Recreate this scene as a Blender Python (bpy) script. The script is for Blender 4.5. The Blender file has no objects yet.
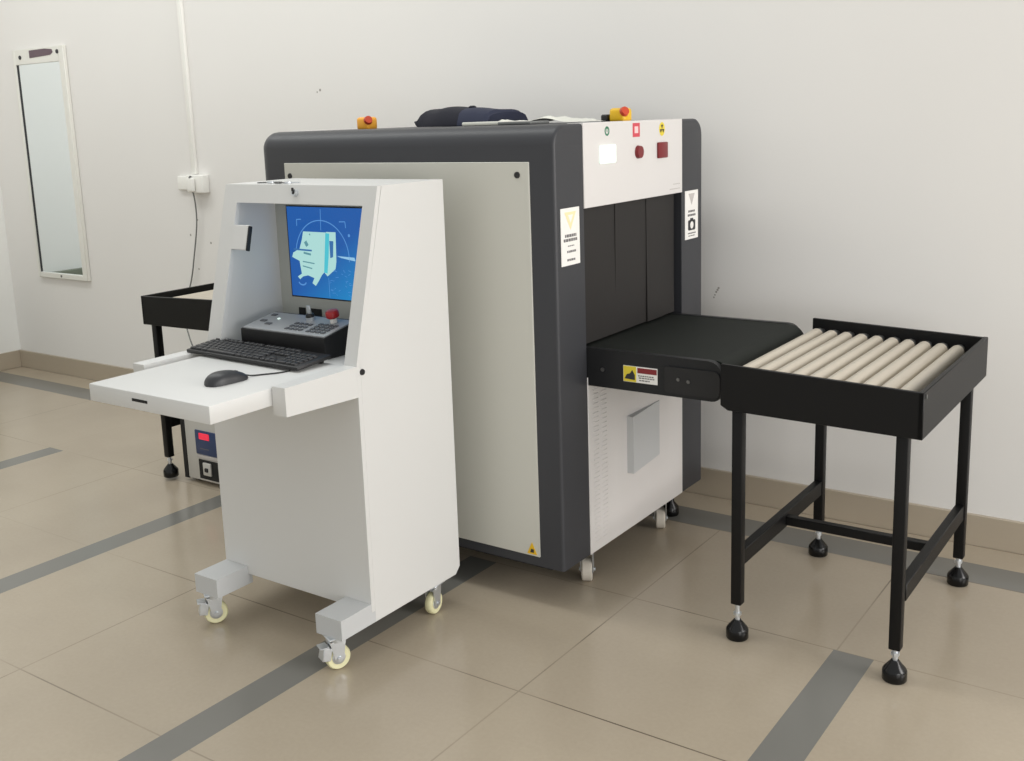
import bpy, bmesh, math, random
from mathutils import Vector, Matrix
random.seed(4)
SC = bpy.context.scene
COL = SC.collection
R = math.radians

# ------------------------------------------------------------------ materials
def srgb(c):
    return tuple((x/255/12.92 if x/255 <= .04045 else ((x/255+.055)/1.055)**2.4) for x in c)

def mat(name, rgb, rough=.5, metal=0., spec=.5, emit=None, estr=0., bump=0., bscale=400., var=0., coat=0.):
    m = bpy.data.materials.new(name); m.use_nodes = True
    nt = m.node_tree; p = nt.nodes['Principled BSDF']
    c = srgb(rgb)
    p.inputs['Base Color'].default_value = (*c, 1)
    p.inputs['Roughness'].default_value = rough
    p.inputs['Metallic'].default_value = metal
    p.inputs['Specular IOR Level'].default_value = spec
    p.inputs['Coat Weight'].default_value = coat
    if emit:
        p.inputs['Emission Color'].default_value = (*srgb(emit), 1)
        p.inputs['Emission Strength'].default_value = estr
    if bump or var:
        tc = nt.nodes.new('ShaderNodeTexCoord')
        n = nt.nodes.new('ShaderNodeTexNoise')
        nt.links.new(tc.outputs['Object'], n.inputs['Vector'])
        n.inputs['Scale'].default_value = bscale
        n.inputs['Detail'].default_value = 3
        if bump:
            b = nt.nodes.new('ShaderNodeBump'); b.inputs['Strength'].default_value = bump
            b.inputs['Distance'].default_value = .001
            nt.links.new(n.outputs['Fac'], b.inputs['Height'])
            nt.links.new(b.outputs['Normal'], p.inputs['Normal'])
        if var:
            n2 = nt.nodes.new('ShaderNodeTexNoise'); n2.inputs['Scale'].default_value = 3.
            nt.links.new(tc.outputs['Object'], n2.inputs['Vector'])
            mx = nt.nodes.new('ShaderNodeMix'); mx.data_type = 'RGBA'
            mx.inputs[6].default_value = (*[x*(1-var) for x in c], 1)
            mx.inputs[7].default_value = (*[min(1, x*(1+var)) for x in c], 1)
            nt.links.new(n2.outputs['Fac'], mx.inputs[0])
            nt.links.new(mx.outputs[2], p.inputs['Base Color'])
    return m

M = dict(
    rail=mat('dark_grey_rail_paint', (32, 33, 35), .42, spec=.3, bump=.2, bscale=700),
    shell=mat('charcoal_powder_coat', (55, 56, 60), .42, spec=.4, bump=.15, bscale=900),
    beige=mat('warm_grey_panel_paint', (201, 200, 191), .42, bump=.1, bscale=900),
    white=mat('white_panel_paint', (217, 214, 212), .38, bump=.08, bscale=900),
    console=mat('light_grey_powder_coat', (213, 213, 211), .42, bump=.12, bscale=900),
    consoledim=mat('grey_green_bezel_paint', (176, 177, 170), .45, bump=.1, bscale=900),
    foot=mat('mid_grey_powder_coat', (196, 198, 199), .42, bump=.12, bscale=900),
    black=mat('black_table_paint', (15, 15, 16), .45, spec=.25, bump=.2, bscale=700),
    blackmatte=mat('black_plastic', (22, 22, 24), .5),
    blackgloss=mat('glossy_black_foot', (11, 11, 12), .22, spec=.35),
    rubber=mat('dark_rubber_belt', (32, 35, 32), .7, spec=.2, bump=.3, bscale=1500, var=.06),
    curtain=mat('lead_rubber_curtain', (42, 40, 39), .55, spec=.25, bump=.25, bscale=40, var=.12),
    cavity=mat('tunnel_lining', (20, 20, 20), .7),
    roller=mat('beige_roller_tube', (196, 187, 172), .42, bump=.05, var=.05),
    steel=mat('zinc_steel', (208, 212, 216), .32, .75),
    darksteel=mat('dull_steel', (120, 120, 120), .4, 1.),
    cream=mat('cream_nylon_wheel', (226, 222, 180), .4),
    grubby=mat('grubby_nylon_wheel', (205, 198, 186), .5),
    yellow=mat('yellow_plastic', (228, 182, 24), .4),
    orange=mat('amber_plastic', (240, 170, 50), .4),
    red=mat('red_button_plastic', (190, 66, 36), .35),
    darkred=mat('dark_red_lens', (120, 25, 32), .3),
    crimson=mat('crimson_knob', (160, 18, 26), .3),
    glow=mat('lit_white_lens', (245, 255, 250), .3, emit=(225, 255, 240), estr=.45),
    paper=mat('sticker_white', (238, 236, 232), .5),
    stickyellow=mat('sticker_yellow', (226, 205, 60), .5),
    paleyellow=mat('sticker_pale_yellow', (240, 226, 178), .5),
    stickred=mat('sticker_red', (128, 34, 40), .5),
    iconred=mat('icon_red', (205, 70, 84), .5),
    iconpink=mat('icon_pink', (250, 205, 205), .5),
    icongreen=mat('icon_green', (60, 125, 95), .5),
    ink=mat('ink_grey', (110, 108, 108), .6),
    inkdark=mat('ink_dark', (45, 45, 48), .6),
    inkpale=mat('ink_pale', (190, 185, 182), .6),
    navy=mat('navy_cloth', (18, 19, 32), .85, bump=.5, bscale=160, var=.2),
    blueslate=mat('slate_blue_cloth', (36, 41, 62), .85, bump=.5, bscale=160, var=.15),
    film=mat('white_plastic_film', (226, 226, 216), .3),
    alu=mat('frame_white_paint', (228, 227, 220), .35),
    mirror=mat('mirror_glass', (236, 242, 244), .015, 1.),
    purple=mat('plum_label', (98, 78, 88), .5),
    pvc=mat('white_pvc', (240, 239, 234), .35),
    cord=mat('grey_cord', (118, 120, 119), .5),
    keycap=mat('black_keycap', (36, 36, 39), .42),
    keyplate=mat('grey_keypad_plate', (158, 160, 162), .38),
    keygrey=mat('dark_grey_key', (82, 84, 88), .5),
    mouse=mat('charcoal_mouse_plastic', (42, 43, 46), .42),
    boxgrey=mat('light_grey_box_paint', (198, 196, 190), .45),
    meterblue=mat('blue_meter_panel', (42, 62, 104), .35),
    meterred=mat('red_digit_window', (225, 50, 75), .3, emit=(230, 40, 70), estr=.5),
    scr=None,
)
def screen_mat():
    m = bpy.data.materials.new('lit_blue_screen'); m.use_nodes = True
    nt = m.node_tree; p = nt.nodes['Principled BSDF']
    tc = nt.nodes.new('ShaderNodeTexCoord'); sp = nt.nodes.new('ShaderNodeSeparateXYZ')
    nt.links.new(tc.outputs['Generated'], sp.inputs[0])
    ad = nt.nodes.new('ShaderNodeMath'); ad.operation = 'SUBTRACT'
    nt.links.new(sp.outputs['X'], ad.inputs[0]); nt.links.new(sp.outputs['Z'], ad.inputs[1])
    r = nt.nodes.new('ShaderNodeValToRGB')
    r.color_ramp.elements[0].position = -.0; r.color_ramp.elements[0].color = (*srgb((30, 92, 170)), 1)
    r.color_ramp.elements[1].position = .8; r.color_ramp.elements[1].color = (*srgb((28, 142, 204)), 1)
    nt.links.new(ad.outputs[0], r.inputs[0])
    p.inputs['Base Color'].default_value = (.01, .01, .02, 1)
    p.inputs['Roughness'].default_value = .35
    p.inputs['Specular IOR Level'].default_value = .25
    nt.links.new(r.outputs[0], p.inputs['Emission Color'])
    p.inputs['Emission Strength'].default_value = .92
    return m
M['scr'] = screen_mat()
def glowmat(n, c, s=.95):
    return mat(n, (10, 10, 12), .5, emit=c, estr=s, spec=.2)
M['s_mint'] = glowmat('screen_mint', (176, 222, 218))
M['s_teal'] = glowmat('screen_teal', (80, 196, 212))
M['s_sky'] = glowmat('screen_pale_blue', (150, 200, 232))
M['s_blue'] = glowmat('screen_mid_blue', (58, 112, 170))
M['s_line'] = glowmat('screen_line_blue', (92, 150, 214))
M['s_grey'] = glowmat('screen_grey_teal', (96, 150, 160))

# floor: 0.6 m tiles, grey stone strips, dark joints
def floor_mat():
    m = bpy.data.materials.new('polished_beige_tiles'); m.use_nodes = True
    nt = m.node_tree; N = nt.nodes; L = nt.links
    p = N['Principled BSDF']
    tc = N.new('ShaderNodeTexCoord'); sp = N.new('ShaderNodeSeparateXYZ')
    L.new(tc.outputs['Object'], sp.inputs[0])
    def mth(op, a, b=None, c=None):
        n = N.new('ShaderNodeMath'); n.operation = op
        for i, v in enumerate((a, b, c)):
            if v is None: continue
            if isinstance(v, (int, float)): n.inputs[i].default_value = v
            else: L.new(v, n.inputs[i])
        return n.outputs[0]
    x, y = sp.outputs['X'], sp.outputs['Y']
    def band(v, lo, hi): return mth('MULTIPLY', mth('GREATER_THAN', v, lo), mth('LESS_THAN', v, hi))
    # joints
    W = .0022
    px = mth('PINGPONG', mth('ADD', x, .805 + 60), .3)          # 0 on every x joint
    jx = mth('LESS_THAN', px, W)
    jx = mth('MULTIPLY', jx, mth('LESS_THAN', y, 3.18))
    py = mth('PINGPONG', mth('ADD', y, -2.572 + 60.6), .303)
    jy = mth('LESS_THAN', py, W)
    joint = mth('MAXIMUM', jx, jy)
    # strips
    fx = mth('FRACT', mth('DIVIDE', mth('ADD', x, .813 + 60), 1.2))
    sx = mth('MULTIPLY', mth('LESS_THAN', fx, .105/1.2), mth('LESS_THAN', y, 2.572))
    sy = band(y, 3.18, 3.322)
    strip = mth('MAXIMUM', sx, sy)
    # joints fade in and out
    nz = N.new('ShaderNodeTexNoise'); nz.inputs['Scale'].default_value = 1.7
    L.new(tc.outputs['Object'], nz.inputs['Vector'])
    fade = N.new('ShaderNodeMapRange'); L.new(nz.outputs['Fac'], fade.inputs[0])
    fade.inputs[1].default_value = .42; fade.inputs[2].default_value = .6
    fade.inputs[3].default_value = .22; fade.inputs[4].default_value = .9
    lf = N.new('ShaderNodeMapRange'); L.new(x, lf.inputs[0])
    lf.inputs[1].default_value = -3; lf.inputs[2].default_value = -1.6; lf.inputs[3].default_value = .35; lf.inputs[4].default_value = 1
    jf = mth('MULTIPLY', mth('MULTIPLY', joint, fade.outputs[0]), lf.outputs[0])
    # tile tone
    big = N.new('ShaderNodeTexNoise'); big.inputs['Scale'].default_value = 2.2; big.inputs['Detail'].default_value = 4
    L.new(tc.outputs['Object'], big.inputs['Vector'])
    ramp = N.new('ShaderNodeValToRGB')
    ramp.color_ramp.elements[0].position = .3; ramp.color_ramp.elements[0].color = (*srgb((169, 157, 139)), 1)
    ramp.color_ramp.elements[1].position = .7; ramp.color_ramp.elements[1].color = (*srgb((178, 166, 147)), 1)
    L.new(big.outputs['Fac'], ramp.inputs[0])
    fine = N.new('ShaderNodeTexNoise'); fine.inputs['Scale'].default_value = 90; fine.inputs['Detail'].default_value = 3
    L.new(tc.outputs['Object'], fine.inputs['Vector'])
    fr = N.new('ShaderNodeValToRGB')
    fr.color_ramp.elements[0].color = (.94, .94, .94, 1); fr.color_ramp.elements[1].color = (1.05, 1.05, 1.05, 1)
    L.new(fine.outputs['Fac'], fr.inputs[0])
    mul = N.new('ShaderNodeMix'); mul.data_type = 'RGBA'; mul.blend_type = 'MULTIPLY'; mul.inputs[0].default_value = 1
    L.new(ramp.outputs[0], mul.inputs[6]); L.new(fr.outputs[0], mul.inputs[7])
    m1 = N.new('ShaderNodeMix'); m1.data_type = 'RGBA'
    L.new(jf, m1.inputs[0]); L.new(mul.outputs[2], m1.inputs[6]); m1.inputs[7].default_value = (*srgb((82, 72, 62)), 1)
    m2 = N.new('ShaderNodeMix'); m2.data_type = 'RGBA'
    L.new(strip, m2.inputs[0]); L.new(m1.outputs[2], m2.inputs[6]); m2.inputs[7].default_value = (*srgb((122, 121, 116)), 1)
    L.new(m2.outputs[2], p.inputs['Base Color'])
    p.inputs['Roughness'].default_value = .2
    p.inputs['Specular IOR Level'].default_value = .38
    return m

def wall_mat(name, rgb, marks=True):
    m = bpy.data.materials.new(name); m.use_nodes = True
    nt = m.node_tree; N = nt.nodes; L = nt.links
    p = N['Principled BSDF']; c = srgb(rgb)
    tc = N.new('ShaderNodeTexCoord')
    n = N.new('ShaderNodeTexNoise'); n.inputs['Scale'].default_value = .9; n.inputs['Detail'].default_value = 3
    L.new(tc.outputs['Object'], n.inputs['Vector'])
    mx = N.new('ShaderNodeMix'); mx.data_type = 'RGBA'
    mx.inputs[6].default_value = (c[0]*.96, c[1]*.96, c[2]*.955, 1)
    mx.inputs[7].default_value = (min(1, c[0]*1.03), min(1, c[1]*1.03), min(1, c[2]*1.03), 1)
    L.new(n.outputs['Fac'], mx.inputs[0])
    out = mx.outputs[2]
    if marks:
        for (x, z, r) in ((-4.403, .698, .005), (-4.445, .871, .006), (-4.292, .836, .006), (-3.461, 1.553, .006), (-3.48, 1.545, .004), (-4.38, .95, .005), (-1.548, .783, .004), (-1.552, .776, .004), (-1.557, .768, .004), (-1.562, .757, .003), (-1.566, .748, .003)):
            d = N.new('ShaderNodeVectorMath'); d.operation = 'DISTANCE'
            L.new(tc.outputs['Object'], d.inputs[0]); d.inputs[1].default_value = (x, 3.48, z)
            lt = N.new('ShaderNodeMath'); lt.operation = 'LESS_THAN'; lt.inputs[1].default_value = r
            L.new(d.outputs['Value'], lt.inputs[0])
            mm = N.new('ShaderNodeMix'); mm.data_type = 'RGBA'
            L.new(lt.outputs[0], mm.inputs[0]); L.new(out, mm.inputs[6]); mm.inputs[7].default_value = (.36, .34, .31, 1)
            out = mm.outputs[2]
    L.new(out, p.inputs['Base Color'])
    b = N.new('ShaderNodeBump'); b.inputs['Strength'].default_value = .08; b.inputs['Distance'].default_value = .002
    n2 = N.new('ShaderNodeTexNoise'); n2.inputs['Scale'].default_value = 120
    L.new(tc.outputs['Object'], n2.inputs['Vector']); L.new(n2.outputs['Fac'], b.inputs['Height'])
    L.new(b.outputs['Normal'], p.inputs['Normal'])
    p.inputs['Roughness'].default_value = .6
    p.inputs['Specular IOR Level'].default_value = .25
    return m

# ------------------------------------------------------------------ mesh helpers
def box(bm, x0, x1, y0, y1, z0, z1, bev=0., seg=2, rot=None):
    r = bmesh.ops.create_cube(bm, size=1)
    vs = r['verts']
    for v in vs:
        v.co = Vector((x0+(v.co.x+.5)*(x1-x0), y0+(v.co.y+.5)*(y1-y0), z0+(v.co.z+.5)*(z1-z0)))
    if bev:
        es = list({e for v in vs for e in v.link_edges})
        rr = bmesh.ops.bevel(bm, geom=es, offset=bev, segments=seg, affect='EDGES', profile=.5)
        vs = list({v for f in rr['faces'] for v in f.verts} | {v for v in vs if v.is_valid})
    if rot:
        piv, axis, ang = rot
        bmesh.ops.rotate(bm, verts=vs, cent=Vector(piv), matrix=Matrix.Rotation(ang, 3, axis))
    return vs

def cyl(bm, a, b, r, r2=None, seg=20, caps=True):
    a, b = Vector(a), Vector(b); r2 = r if r2 is None else r2
    d = (b-a); q = d.to_track_quat('Z', 'Y')
    res = bmesh.ops.create_cone(bm, cap_ends=caps, segments=seg, radius1=r, radius2=r2, depth=d.length)
    bmesh.ops.transform(bm, matrix=Matrix.Translation((a+b)/2) @ q.to_matrix().to_4x4(), verts=res['verts'])
    return res['verts']

def lathe(bm, base, prof, axis='Z', seg=24):
    rings = []
    A = Vector(base)
    for (r, h) in prof:
        ring = []
        for k in range(seg):
            t = 2*math.pi*k/seg
            c, s = r*math.cos(t), r*math.sin(t)
            off = {'Z': (c, s, h), 'X': (h, c, s), 'Y': (s, h, c)}[axis]
            ring.append(bm.verts.new(A+Vector(off)))
        rings.append(ring)
    for i in range(len(rings)-1):
        for k in range(seg):
            bm.faces.new((rings[i][k], rings[i][(k+1) % seg], rings[i+1][(k+1) % seg], rings[i+1][k]))
    bm.faces.new(list(reversed(rings[0]))); bm.faces.new(rings[-1])

def prism(bm, pts, axis, a, b):
    """extrude a 2D polygon along an axis: X -> pts (y,z); Y -> pts (x,z); Z -> pts (x,y)"""
    def mk(p, t):
        return {'X': (t, p[0], p[1]), 'Y': (p[0], t, p[1]), 'Z': (p[0], p[1], t)}[axis]
    v0 = [bm.verts.new(mk(p, a)) for p in pts]; v1 = [bm.verts.new(mk(p, b)) for p in pts]
    n = len(pts)
    f0 = bm.faces.new(v0); f1 = bm.faces.new(list(reversed(v1)))
    for i in range(n):
        bm.faces.new((v0[(i+1) % n], v0[i], v1[i], v1[(i+1) % n]))
    return v0, v1, f0, f1

def tube(bm, pts, r, seg=8):
    pts = [Vector(p) for p in pts]; rings = []
    for i, p in enumerate(pts):
        d = (pts[min(i+1, len(pts)-1)] - pts[max(i-1, 0)]).normalized()
        q = d.to_track_quat('Z', 'Y')
        rings.append([bm.verts.new(p + q @ Vector((r*math.cos(2*math.pi*k/seg), r*math.sin(2*math.pi*k/seg), 0))) for k in range(seg)])
    for i in range(len(rings)-1):
        best = min(range(seg), key=lambda o: sum((rings[i][k].co-rings[i+1][(k+o) % seg].co).length for k in range(seg)))
        rings[i+1] = rings[i+1][best:]+rings[i+1][:best]
        for k in range(seg):
            bm.faces.new((rings[i][k], rings[i][(k+1) % seg], rings[i+1][(k+1) % seg], rings[i+1][k]))
    bm.faces.new(list(reversed(rings[0]))); bm.faces.new(rings[-1])

def smooth_path(pts, n=8):
    pts = [Vector(p) for p in pts]; out = []
    P = [pts[0]]+pts+[pts[-1]]
    for i in range(1, len(P)-2):
        for k in range(n):
            t = k/n; a, b, c, d = P[i-1], P[i], P[i+1], P[i+2]
            out.append(.5*((2*b)+(c-a)*t+(2*a-5*b+4*c-d)*t*t+(3*b-a-3*c+d)*t**3))
    out.append(pts[-1]); return out

def rrect(x0, x1, y0, y1, r, n=5):
    """rounded rectangle, counter clockwise; r = one radius or (bl, br, tr, tl)"""
    rs = r if isinstance(r, tuple) else (r,)*4
    out = []
    for (cx, cy, a0, q) in ((x0+rs[0], y0+rs[0], 180, rs[0]), (x1-rs[1], y0+rs[1], 270, rs[1]), (x1-rs[2], y1-rs[2], 0, rs[2]), (x0+rs[3], y1-rs[3], 90, rs[3])):
        if q <= 1e-6: out.append((cx, cy)); continue
        for k in range(n+1):
            t = R(a0+90*k/n); out.append((cx+q*math.cos(t), cy+q*math.sin(t)))
    return out

def wpos(o):
    p = Vector((0, 0, 0))
    while o: p += o.location; o = o.parent
    return p

def obj(name, bm, m, parent=None, smooth=40, label=None, loc=None):
    """vertices come in world coordinates; the object sits at its parent's origin (or loc)"""
    base = wpos(parent) if parent else Vector(loc or (0, 0, 0))
    bmesh.ops.recalc_face_normals(bm, faces=bm.faces)
    bmesh.ops.translate(bm, vec=-base, verts=bm.verts)
    me = bpy.data.meshes.new(name); bm.to_mesh(me); bm.free()
    ms = m if isinstance(m, list) else [m]
    for q in ms: me.materials.append(q)
    if smooth:
        me.set_sharp_from_angle(angle=R(smooth))
        for f in me.polygons: f.use_smooth = True
    o = bpy.data.objects.new(name, me); COL.objects.link(o)
    if parent: o.parent = parent
    else: o.location = base
    if label: o['label'] = label
    return o

def tag(o, label, cat, group=None, kind=None):
    o['label'] = label; o['category'] = cat
    if group: o['group'] = group
    if kind: o['kind'] = kind
    return o

def thing(name, loc, label, cat, group=None):
    o = bpy.data.objects.new(name, None); COL.objects.link(o); o.empty_display_size = .1
    o.location = loc
    return tag(o, label, cat, group)

def struct(name, bm, m):
    o = obj(name, bm, m); o['kind'] = 'structure'; return o

def B(): return bmesh.new()
def bxo(name, m, parent, *a, **k):
    bm = B(); box(bm, *a, **k); return obj(name, bm, m, parent)
def copy_tree(o, parent=None):
    c = o.copy(); COL.objects.link(c)
    if parent: c.parent = parent
    for ch in list(o.children): copy_tree(ch, c)
    return c

# ------------------------------------------------------------------ the room
YW, XW = 3.48, -6.165
bm = B(); box(bm, XW-.1, 6, -5, YW+.1, -.1, 0); struct('floor', bm, floor_mat())
bm = B(); box(bm, XW-.1, 6, YW, YW+.12, 0, 3.1); struct('wall_back', bm, wall_mat('white_wall_paint', (231, 229, 226)))
bm = B(); box(bm, XW-.12, XW, -5, YW, 0, 3.1); struct('wall_left', bm, wall_mat('white_side_wall_paint', (238, 238, 235), False))
skirt = mat('beige_skirting_tile', (176, 164, 146), .35, var=.05)
bm = B(); box(bm, XW, 6, YW-.014, YW, 0, .104, .002, 1); struct('baseboard_back', bm, skirt)
bm = B(); box(bm, XW, XW+.014, -5, YW-.014, 0, .104, .002, 1); struct('baseboard_left', bm, skirt)
bm = B(); box(bm, XW, XW+.05, -1, 3.27, .104, .55, .004, 1); struct('added_ledge', bm, mat('grey_green_ledge_paint', (118, 124, 108), .5))  # unseen ledge, added to give the mirror its grey-green reflection

# ------------------------------------------------------------------ casters
def caster(parent, x, y, top, r, wheelm, brake=None, yaw=0., w=.024, trail=.012):
    """swivel caster: top plate, fork, wheel (and brake pedal); built axis-aligned, turned by yaw about its stem"""
    def fin(bm): bmesh.ops.rotate(bm, verts=bm.verts, cent=Vector((x, y, 0)), matrix=Matrix.Rotation(yaw, 3, 'Z')); return bm
    bm = B(); box(bm, x-.028, x+.028, y-.028, y+.028, top-.006, top, .002, 1)
    c = obj('caster', fin(bm), M['steel'], parent)
    bm = B()
    cyl(bm, (x, y, top-.018), (x, y, top-.005), .02, seg=20)
    for s in (-1, 1):
        xs = x+s*(w/2+.003)
        pts = [(y-.022, top-.014), (y+.022, top-.014), (y+trail+.012, r-.004), (y+trail, r-.011), (y+trail-.012, r-.004)]
        prism(bm, pts, 'X', xs-.0018, xs+.0018)
    box(bm, x-w/2-.004, x+w/2+.004, y-.022, y+.022, top-.02, top-.014)
    cyl(bm, (x-w/2-.009, y+trail, r), (x+w/2+.009, y+trail, r), .006, seg=10)
    obj('fork', fin(bm), M['steel'], c)
    bm = B()
    lathe(bm, (x, y+trail, r), [(r*.55, -w/2+.002), (r*.9, -w/2), (r, -w/2+.004), (r, w/2-.004), (r*.9, w/2), (r*.55, w/2-.002)], 'X', 28)
    obj('wheel', fin(bm), wheelm, c)
    bm = B()
    lathe(bm, (x, y+trail, r), [(r*.2, -w/2-.002), (r*.55, -w/2+.0005), (r*.55, w/2-.0005), (r*.2, w/2+.002)], 'X', 20)
    obj('hub', fin(bm), M['steel'], c)
    if brake:
        bm = B()
        yb = y-.03
        box(bm, x-.016, x+.016, yb-.012, yb+.012, r+.0, r+.036, .002, 1, rot=((x, yb, r+.02), 'X', R(-12)))
        box(bm, x-.017, x+.017, yb-.018, yb+.006, r+.036, r+.04, .001, 1)
        obj('brake_pedal', fin(bm), M['steel'], c)
    return c

# ------------------------------------------------------------------ X-ray scanner
X0, X1, YF, YB, ZB, ZT = -2.69, -1.54, 2.40, 3.325, .117, 1.382
YI0, YI1, ZC, ZH = 2.547, 3.165, .748, 1.147
sc = thing('xray_scanner', (-2.09, 2.855, 0), 'large walk-up baggage X-ray scanner with charcoal hood and pale panels, standing against the white wall', 'scanner')
bm = B()
def hood_profile(e):
    rt = max(.006, .055-e)
    y0, y1, zt = YF+e, YB-e, ZT-e
    o = [(y0, ZB)]
    for k in range(9): t = R(180-90*k/8); o.append((y0+rt+rt*math.cos(t), zt-rt+rt*math.sin(t)))
    for k in range(9): t = R(90-90*k/8); o.append((y1-rt+rt*math.cos(t), zt-rt+rt*math.sin(t)))
    return o+[(y1, ZB), (YI1, ZB), (YI1, ZT-.06), (YI0, ZT-.06), (YI0, ZB)]
secs = [(X0+.05-.05*math.sin(R(t)), .05-.05*math.cos(R(t))) for t in range(90, -1, -15)]
secs += [(X1-.01+.01*math.sin(R(t)), .01-.01*math.cos(R(t))) for t in range(0, 91, 30)]
loops = [[bm.verts.new((x, p[0], p[1])) for p in hood_profile(e)] for x, e in secs]
for la, lb in zip(loops, loops[1:]):
    for i in range(len(la)): bm.faces.new((la[i], la[(i+1) % len(la)], lb[(i+1) % len(la)], lb[i]))
bm.faces.new(list(reversed(loops[0]))); bm.faces.new(loops[-1])
obj('hood', bm, M['shell'], sc)
bm = B()
box(bm, X0+.06, X1-.03, YI0, YI1, .10, .64)
box(bm, X0+.05, X1-.06, YF+.03, YB-.03, .098, .118)
obj('base_cabinet', bm, M['cavity'], sc)
bm = B(); box(bm, X0+.08, X1-.08, YI0, YI1, ZH, ZH+.1); obj('tunnel_roof', bm, M['cavity'], sc)
# front and end panels
bm = B(); box(bm, -2.566, -1.620, YF-.004, YF+.02, .146, 1.284, .0015, 1)
fp = obj('front_panel', bm, M['beige'], sc)
for (x, z) in ((-1.658, 1.249), (-2.541, 1.243)):
    bm = B(); cyl(bm, (x, YF-.007, z), (x, YF-.003, z), .0085, .0095, 16); obj('lock', bm, M['blackmatte'], fp)
bm = B(); prism(bm, [(-1.663, .152), (-1.629, .152), (-1.646, .188)], 'Y', YF-.0052, YF-.004)
ws = obj('warning_sticker', bm, M['yellow'], fp)
bm = B(); prism(bm, [(-1.652, .157), (-1.640, .157), (-1.639, .167), (-1.649, .168)], 'Y', YF-.0060, YF-.0052); obj('symbol', bm, M['inkdark'], ws)

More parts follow.
